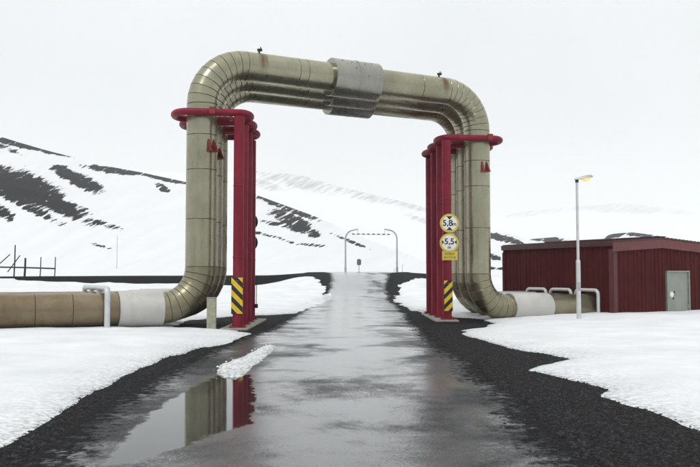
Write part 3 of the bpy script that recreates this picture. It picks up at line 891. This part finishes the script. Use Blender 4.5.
# ------------------------------------------------------------------ guide frames over the ground runs
def pl(u, v): # point on the pipe rows' plan: u along the first pipe, v square to it
    return P0 + Vector((math.cos(TH) * u - math.sin(TH) * v, math.sin(TH) * u + math.cos(TH) * v, 0))
def guide(u0, vs, name, label, zt, w, mat, du=0.0, r=.05):
    o = pl(u0, 0)
    t = thing(name, label, 'pipe frame', (o.x, o.y, 0), TH, 'grey frames over the ground pipes')
    for i, v in enumerate(vs):
        last = i in (0, len(vs) - 1)
        u = du * (v - vs[0]); pts = [Vector((u, v, -.15)), Vector((u, v, zt - (.16 if last else 0.05)))]
        if last:
            s = 1 if i == 0 else -1
            for k in range(1, 7):
                a = PI / 2 * k / 6
                pts.append(Vector((u + du * s * .16 * (1 - math.cos(a)), v + s * .16 * (1 - math.cos(a)), zt - .16 + .16 * math.sin(a))))
        mb = MB(); mb.tube(pts, w, 12); mb.build('leg', mat, t, 50)
    a, b = vs[0] + .16, vs[-1] - .16
    mb = MB(); mb.tube([(du * .16, a, zt), (du * (b - vs[0]), b, zt)], w, 12); mb.build('top_bar', mat, t, 50)
    return t
guide(-2.60, [-.58, .66, 1.96, 3.22], 'pipe_guide_frame', 'pale grey frame with four legs straddling the left ground pipes', 1.10, .075, GALV_PALE, du=0.0)
for i, lab in enumerate(['nearest pale grey hoop over the right ground pipe, beside the lamp post', 'middle pale grey hoop over the right ground pipes', 'farthest pale grey hoop over the right ground pipes, beside the silver sleeve']):
    guide(14.02 - .05 * i, [-.60 + 1.30 * i, .52 + 1.30 * i], 'pipe_hoop', lab, 0.92, .062, GALV_PALE)

# ------------------------------------------------------------------ the shed
PHI = math.radians(30)
C = Vector((9.07, 27.6, 0)); SL, GL, EAVE, RIDGE = 5.67, 4.95, 2.56, 2.72
shed = thing('metal_shed', 'low dark red corrugated metal shed with a grey door at the right', 'shed', (C.x, C.y, -.1), PHI)
# local: x along the gable, y along the side wall going back, z up (floor -.1)
EV, RG = EAVE + .1, RIDGE + .1
def roof_z(x): return EV + (RG - EV) * (1 - abs(x - GL / 2) / (GL / 2))
def rib_profile(length, pitch=.20, dep=.032):
    out = []; s = 0
    while s < length - 1e-6:
        for f, d_ in ((0, 0), (.55, 0), (.66, dep), (.89, dep)):
            if s + f * pitch < length: out.append((s + f * pitch, d_))
        s += pitch
    out.append((length, 0)); return out
def panel(a, b, dirv, nrm, top, parent):
    mb = MB(); prof = rib_profile(b - a)
    vs = []; 
    for s, d_ in prof:
        q = Vector(dirv) * (a + s) + Vector(nrm) * d_
        vs += [(q.x, q.y, -.4), (q.x, q.y, top(a + s))]
    fs = [(2 * i, 2 * i + 2, 2 * i + 3, 2 * i + 1) for i in range(len(prof) - 1)]
    mb.add(vs, fs); 
    vs2 = [(v[0] - nrm[0] * .03, v[1] - nrm[1] * .03, v[2]) for v in ((Vector(dirv) * a)[:2] + (-.4,), (Vector(dirv) * b)[:2] + (-.4,), (Vector(dirv) * b)[:2] + (top(b),), (Vector(dirv) * a)[:2] + (top(a),))]
    mb.add(vs2, [(0, 1, 2, 3)])
    return mb.build('wall_panel', SHED, parent, 0)
DX0, DX1, DH = 2.72, 3.92, 1.66
# side wall (five sheets), gable wall left and right of the door and over it
for i in range(5): panel(SL / 5 * i + .004, SL / 5 * (i + 1) - .004, (0, 1, 0), (-1, 0, 0), lambda s: EV - .02, shed)
xs_ = [0.004, .9, 1.8, DX0 - .05]
for a, b in zip(xs_[:-1], xs_[1:]): panel(a, b - .008, (1, 0, 0), (0, -1, 0), lambda s: roof_z(s) - .03, shed)
xs_ = [DX1 + .05, 4.45, GL]
for a, b in zip(xs_[:-1], xs_[1:]): panel(a, b - .008, (1, 0, 0), (0, -1, 0), lambda s: roof_z(s) - .03, shed)
mb = MB(); prof = rib_profile(DX1 - DX0 + .1)
mb.add([v for s, d_ in prof for v in ((DX0 - .05 + s, -d_, DH + .06), (DX0 - .05 + s, -d_, roof_z(DX0 + s) - .03))], [(2 * i, 2 * i + 2, 2 * i + 3, 2 * i + 1) for i in range(len(prof) - 1)])
mb.build('wall_panel', SHED, shed, 0)
mb = MB(); mb.box((GL / 2, SL, EV / 2 - .2), (GL, .05, EV + .3)); mb.box((GL - .03, SL / 2, EV / 2 - .2), (.05, SL - .1, EV + .3)); mb.build('rear_wall', SHED, shed, 0)
# trims
mb = MB(); mb.box((.05, -.045, EV / 2 - .35), (.19, .02, EV + .28)); mb.box((-.045, .05, EV / 2 - .35), (.02, .18, EV + .28)); mb.build('corner_trim', SHED_EDGE, shed, 0)
mb = MB(); mb.box((-.045, SL - .06, EV / 2 - .35), (.02, .14, EV + .28)); mb.build('corner_trim', SHED, shed, 0)
for s, (xa, xb) in enumerate(((-.08, GL / 2), (GL / 2, GL + .08))):
    mb = MB(); za = roof_z(xa) if s == 0 else RG; zb = RG if s == 0 else roof_z(xb)
    mb.poly([(xa, -.085, za - .30), (xb, -.085, zb - .30), (xb, -.085, zb + .02), (xa, -.085, za + .02)], (0, .022, 0)); mb.build('fascia', SHED_TRIM, shed, 0)
    mb = MB(); mb.poly([(xa, -.10, za + .024), (xb, -.10, zb + .024), (xb, -.10, zb + .075), (xa, -.10, za + .075)], (0, SL + .16, 0)); rf = mb.build('roof_slope', SHED_ROOF, shed, 0)
    for k in range(12):
        x0 = xa + (xb - xa) * (k + .5) / 12; zz = za + (zb - za) * (k + .5) / 12 + .078
        mb = MB(); mb.box((x0, SL / 2 - .02, zz + .012), (.06, SL + .12, .03)); mb.build('roof_rib', SHED_ROOF, rf, 0)
mb = MB(); mb.box((GL / 2, SL / 2 - .02, RG + .11), (.36, SL + .14, .03)); mb.build('ridge_cap', SHED_ROOF, shed, 0)
mb = MB(); mb.box((-.075, SL / 2 - .02, EV - .04), (.05, SL + .1, .15), bev=.01); mb.build('eave_gutter', SHED_ROOF, shed, 0)
# door
dr = thing_d = None
mb = MB(); mb.box(((DX0 + DX1) / 2, .0, DH / 2 - .15), (DX1 - DX0 - .07, .045, DH + .28), bev=.004); door = mb.build('door', DOOR, shed, 0, 'plain grey steel door with a round white sticker')
mb = MB()
for x in (DX0, DX1): mb.box((x + (.0), -.02, DH / 2 - .15), (.06, .10, DH + .28))
mb.box(((DX0 + DX1) / 2, -.02, DH + .02), (DX1 - DX0 + .06, .10, .055)); mb.build('door_frame', DOOR, shed, 0)
mb = MB(); hx = DX0 + .13
mb.box((hx, -.028, .72), (.05, .012, .16)); mb.tube([(hx, -.03, .74), (hx, -.075, .74), (hx + .02, -.08, .74), (hx + .13, -.08, .74)], .011, 8); mb.build('handle', GALV, door)
mb = MB(); mb.disc((DX0 + .26, -.026, .85), .10, .004, (0, 1, 0), 28); mb.build('sticker', WHITE_SIGN, door)
mb = MB(); mb.disc((DX0 + .40, -.026, .93), .04, .004, (0, 1, 0), 20); mb.disc((DX0 + .34, -.026, .70), .04, .004, (0, 1, 0), 20); mb.build('sticker', INK, door)
for z in (.35, 1.3):
    mb = MB(); mb.tube([(DX1 - .035, -.032, z), (DX1 - .035, -.032, z + .12)], .013, 8); mb.build('hinge', GALV, door)

# ------------------------------------------------------------------ street lamp by the shed
lx, ly = (578 - CX) / F * 25.0, 25.0
zb = snow_z(lx, ly)
lamp = thing('street_lamp', 'lit street lamp on a slim pale pole in the snow before the red shed', 'street lamp', (lx, ly, zb))
ztop = 4.42 - zb
mb = MB(); mb.tube([(0, 0, -.3), (0, 0, 1.75), (0, 0, 1.80), (0, 0, 1.83)], [.072, .070, .068, .05], 14); mb.build('pole_base', GALV_PALE, lamp, 40)
mb = MB(); mb.tube([(0, 0, 1.80), (0, 0, ztop)], [.045, .038], 14); mb.build('pole', GALV_PALE, lamp, 40)
mb = MB(); mb.tube([(0, 0, ztop - .07), (0, 0, ztop + .02)], .055, 12); mb.build('collar', BLACK, lamp, 40)
# head: a long shell, blunt at the pole, tilted up
hd = [(-.07, .035, .045), (-.04, .058, .06), (.10, .07, .07), (.22, .10, .085), (.34, .115, .095), (.44, .095, .085), (.49, .05, .05), (.505, .01, .015)]
vs = []; n = 14; fs = []
for x, w, h_ in hd:
    for k in range(n):
        a = PI * k / (n - 1)
        vs.append((x, w * math.cos(a), h_ * math.sin(a) + x * .16))
for i in range(len(hd) - 1):
    for k in range(n - 1): fs.append((i * n + k, i * n + k + 1, (i + 1) * n + k + 1, (i + 1) * n + k))
    fs.append((i * n + n - 1, i * n, (i + 1) * n, (i + 1) * n + n - 1))
fs += [tuple(range(n)), tuple((len(hd) - 1) * n + k for k in range(n))]
mb = MB(); mb.add([(x, y, z + ztop + .02) for x, y, z in vs], fs); head = mb.build('lamp_head', GALV, lamp, 40)
vs = []; fs = []; n = 12; m = 9
for i in range(m):
    x = .13 + .33 * i / (m - 1); s = math.sin(PI * min(max(i / (m - 1), .03), .97)) ** .6
    for k in range(n):
        a = PI + PI * k / (n - 1); vs.append((x, .10 * s * math.cos(a), .10 * s * math.sin(a) + x * .16 + ztop + .018))
for i in range(m - 1):
    for k in range(n - 1): fs.append((i * n + k, i * n + k + 1, (i + 1) * n + k + 1, (i + 1) * n + k))
mb = MB(); mb.add(vs, fs); mb.build('lens', LAMP, head, 60)
mb = MB(); mb.box((0, -.071, 1.0), (.09, .012, .26), bev=.003); mb.build('access_cover', GALV, lamp)

# ------------------------------------------------------------------ height gauge beyond the crest
D = 92.0
gz = float(base_z(1, D)) 
xl, xr = (345.5 - CX) / F * D, (397 - CX) / F * D
g = thing('height_gauge', 'far pale height gauge across the road, two bent masts with a striped bar hung between', 'height gauge', ((xl + xr) / 2, D, gz))
hw = (xr - xl) / 2; zt = EYE + D * (275 - 228.3) / F - gz
for s in (-1, 1):
    pts = [(s * hw, 0, -.3), (s * hw, 0, zt - 1.25)]
    for k in range(1, 9):
        a = PI / 2 * k / 8; pts.append((s * (hw - .95 * (1 - math.cos(a))), 0, zt - 1.25 + 1.05 * math.sin(a)))
    pts.append((s * (hw - 1.45), 0, zt - .08))
    mb = MB(); mb.tube(pts, [.11] + [.085] * (len(pts) - 2) + [.06], 10); ms = mb.build('mast', GALV, g, 50)
    mb = MB(); mb.box((s * hw, 0, .4), (.26, .26, .9), bev=.02); mb.build('mast_foot', GALV, ms)
    mb = MB(); mb.tube([(s * (hw - 1.42), 0, zt - .1), (s * (hw - 1.42), 0, zt - .62)], .014, 6); mb.build('hanger', BLACK, g)
zbar = EYE + D * (275 - 234) / F - gz
x0, x1 = (352 - 371.25) / F * D, (390 - 371.25) / F * D
for k in range(15):
    a = x0 + (x1 - x0) * k / 15; b = x0 + (x1 - x0) * (k + 1) / 15
    mb = MB(); mb.tube([(a + .004, 0, zbar - .05 * k / 15), (b - .004, 0, zbar - .05 * (k + 1) / 15)], .065, 10)
    mb.build('bar_band', BLACK if k % 2 == 0 else WHITE_SIGN, g, 50)

D = 80.0; sx_, sz_ = (359 - CX) / F * D, float(base_z(.9, D))
t = thing('road_sign', 'small narrow grey sign on a thin post at the crest of the road', 'sign', (sx_, D, sz_))
ts = EYE + D * (275 - 259) / F - sz_
mb = MB(); mb.tube([(0, 0, -.3), (0, 0, ts)], .035, 8); mb.build('post', GALV, t)
mb = MB(); mb.poly([(-.16, -.05, ts - .62), (.16, -.05, ts - .62), (.21, -.05, ts - .5), (.21, -.05, ts - .12), (.10, -.05, ts), (-.10, -.05, ts), (-.21, -.05, ts - .12), (-.21, -.05, ts - .5)], (0, .012, 0)); mb.build('plate', m_plain('sign_back_grey', (.16, .17, .17), .5), t, 0)

def stick(px, D, y0, y1, r, name, label, cat, mat, lean=0.0, group=None):
    x = (px - CX) / F * D; zb_ = snow_z(x, D); z1_ = EYE + D * (275 - y0) / F
    mb = MB(); mb.tube([(x, D, zb_ - .3), (x + lean * (z1_ - zb_) * .5, D, (zb_ + z1_) / 2), (x + lean * (z1_ - zb_), D, z1_)], [r, r * .9, r * .7], 8)
    o = mb.build(name, mat); o['label'] = label; o['category'] = cat
    if group: o['group'] = group
stick(117, 90, 236, 275, .035, 'snow_pole', 'thin pale snow marker pole left of the pipe arch, beyond the embankment', 'marker pole', GALV)
stick(402, 88, 264, 273, .03, 'roadside_stake', 'thin stake on the bank just right of the far height gauge', 'marker pole', GALV, .06)
stick(394, 86, 268, 273, .03, 'roadside_stake', 'short stump of a stake at the foot of the right gauge mast', 'marker pole', GALV)

# ------------------------------------------------------------------ old fence on the embankment at far left
D = 70.0
def fx(px): return (px - CX) / F * D
def fz(py): return EYE + D * (275 - py) / F
fence = thing('wooden_fence', 'broken dark wooden fence with leaning sticks on the bank at far left', 'fence', (fx(28), D, 0))
def fp(px, py): return Vector((fx(px) - fx(28), 0, fz(py)))
for px, ytop, r in ((15, 245, .065), (25.5, 258, .10), (41, 257, .05), (55.5, 257, .05)):
    mb = MB(); a = fp(px - .6, 279); b = fp(px, ytop)
    mb.tube([a, (a + b) / 2 + Vector((.02, 0, 0)), b], [r, r * .95, r * .85], 8); mb.build('post', WOOD, fence)
for a, b, r in (((-6, 269.5), (10.5, 254.5), .045), ((8.5, 272), (20.5, 255.5), .045), ((-30, 252), (-22, 272), .05)):
    mb = MB(); q = Vector((0, -.1, 0)); mb.tube([fp(*a) + q, fp(*b) + q], r, 6); mb.build('brace', WOOD, fence)
for a, b in (((-40, 266), (-8, 267)), ((-8, 267), (25.5, 267.6)), ((25.5, 267.6), (55.5, 268.6))):
    A, B = fp(*a), fp(*b); m = (A + B) / 2; m.y = -.13; e = B - A
    rot = Matrix.Rotation(-math.atan2(e.z, e.x), 3, 'Y')
    mb = MB(); mb.box(m, (e.length - .01, .06, .13), rot); mb.build('rail', WOOD, fence, 0)
for px in (-8, -30):
    mb = MB(); mb.tube([fp(px, 279), fp(px, 256)], .06, 8); mb.build('post', WOOD, fence)
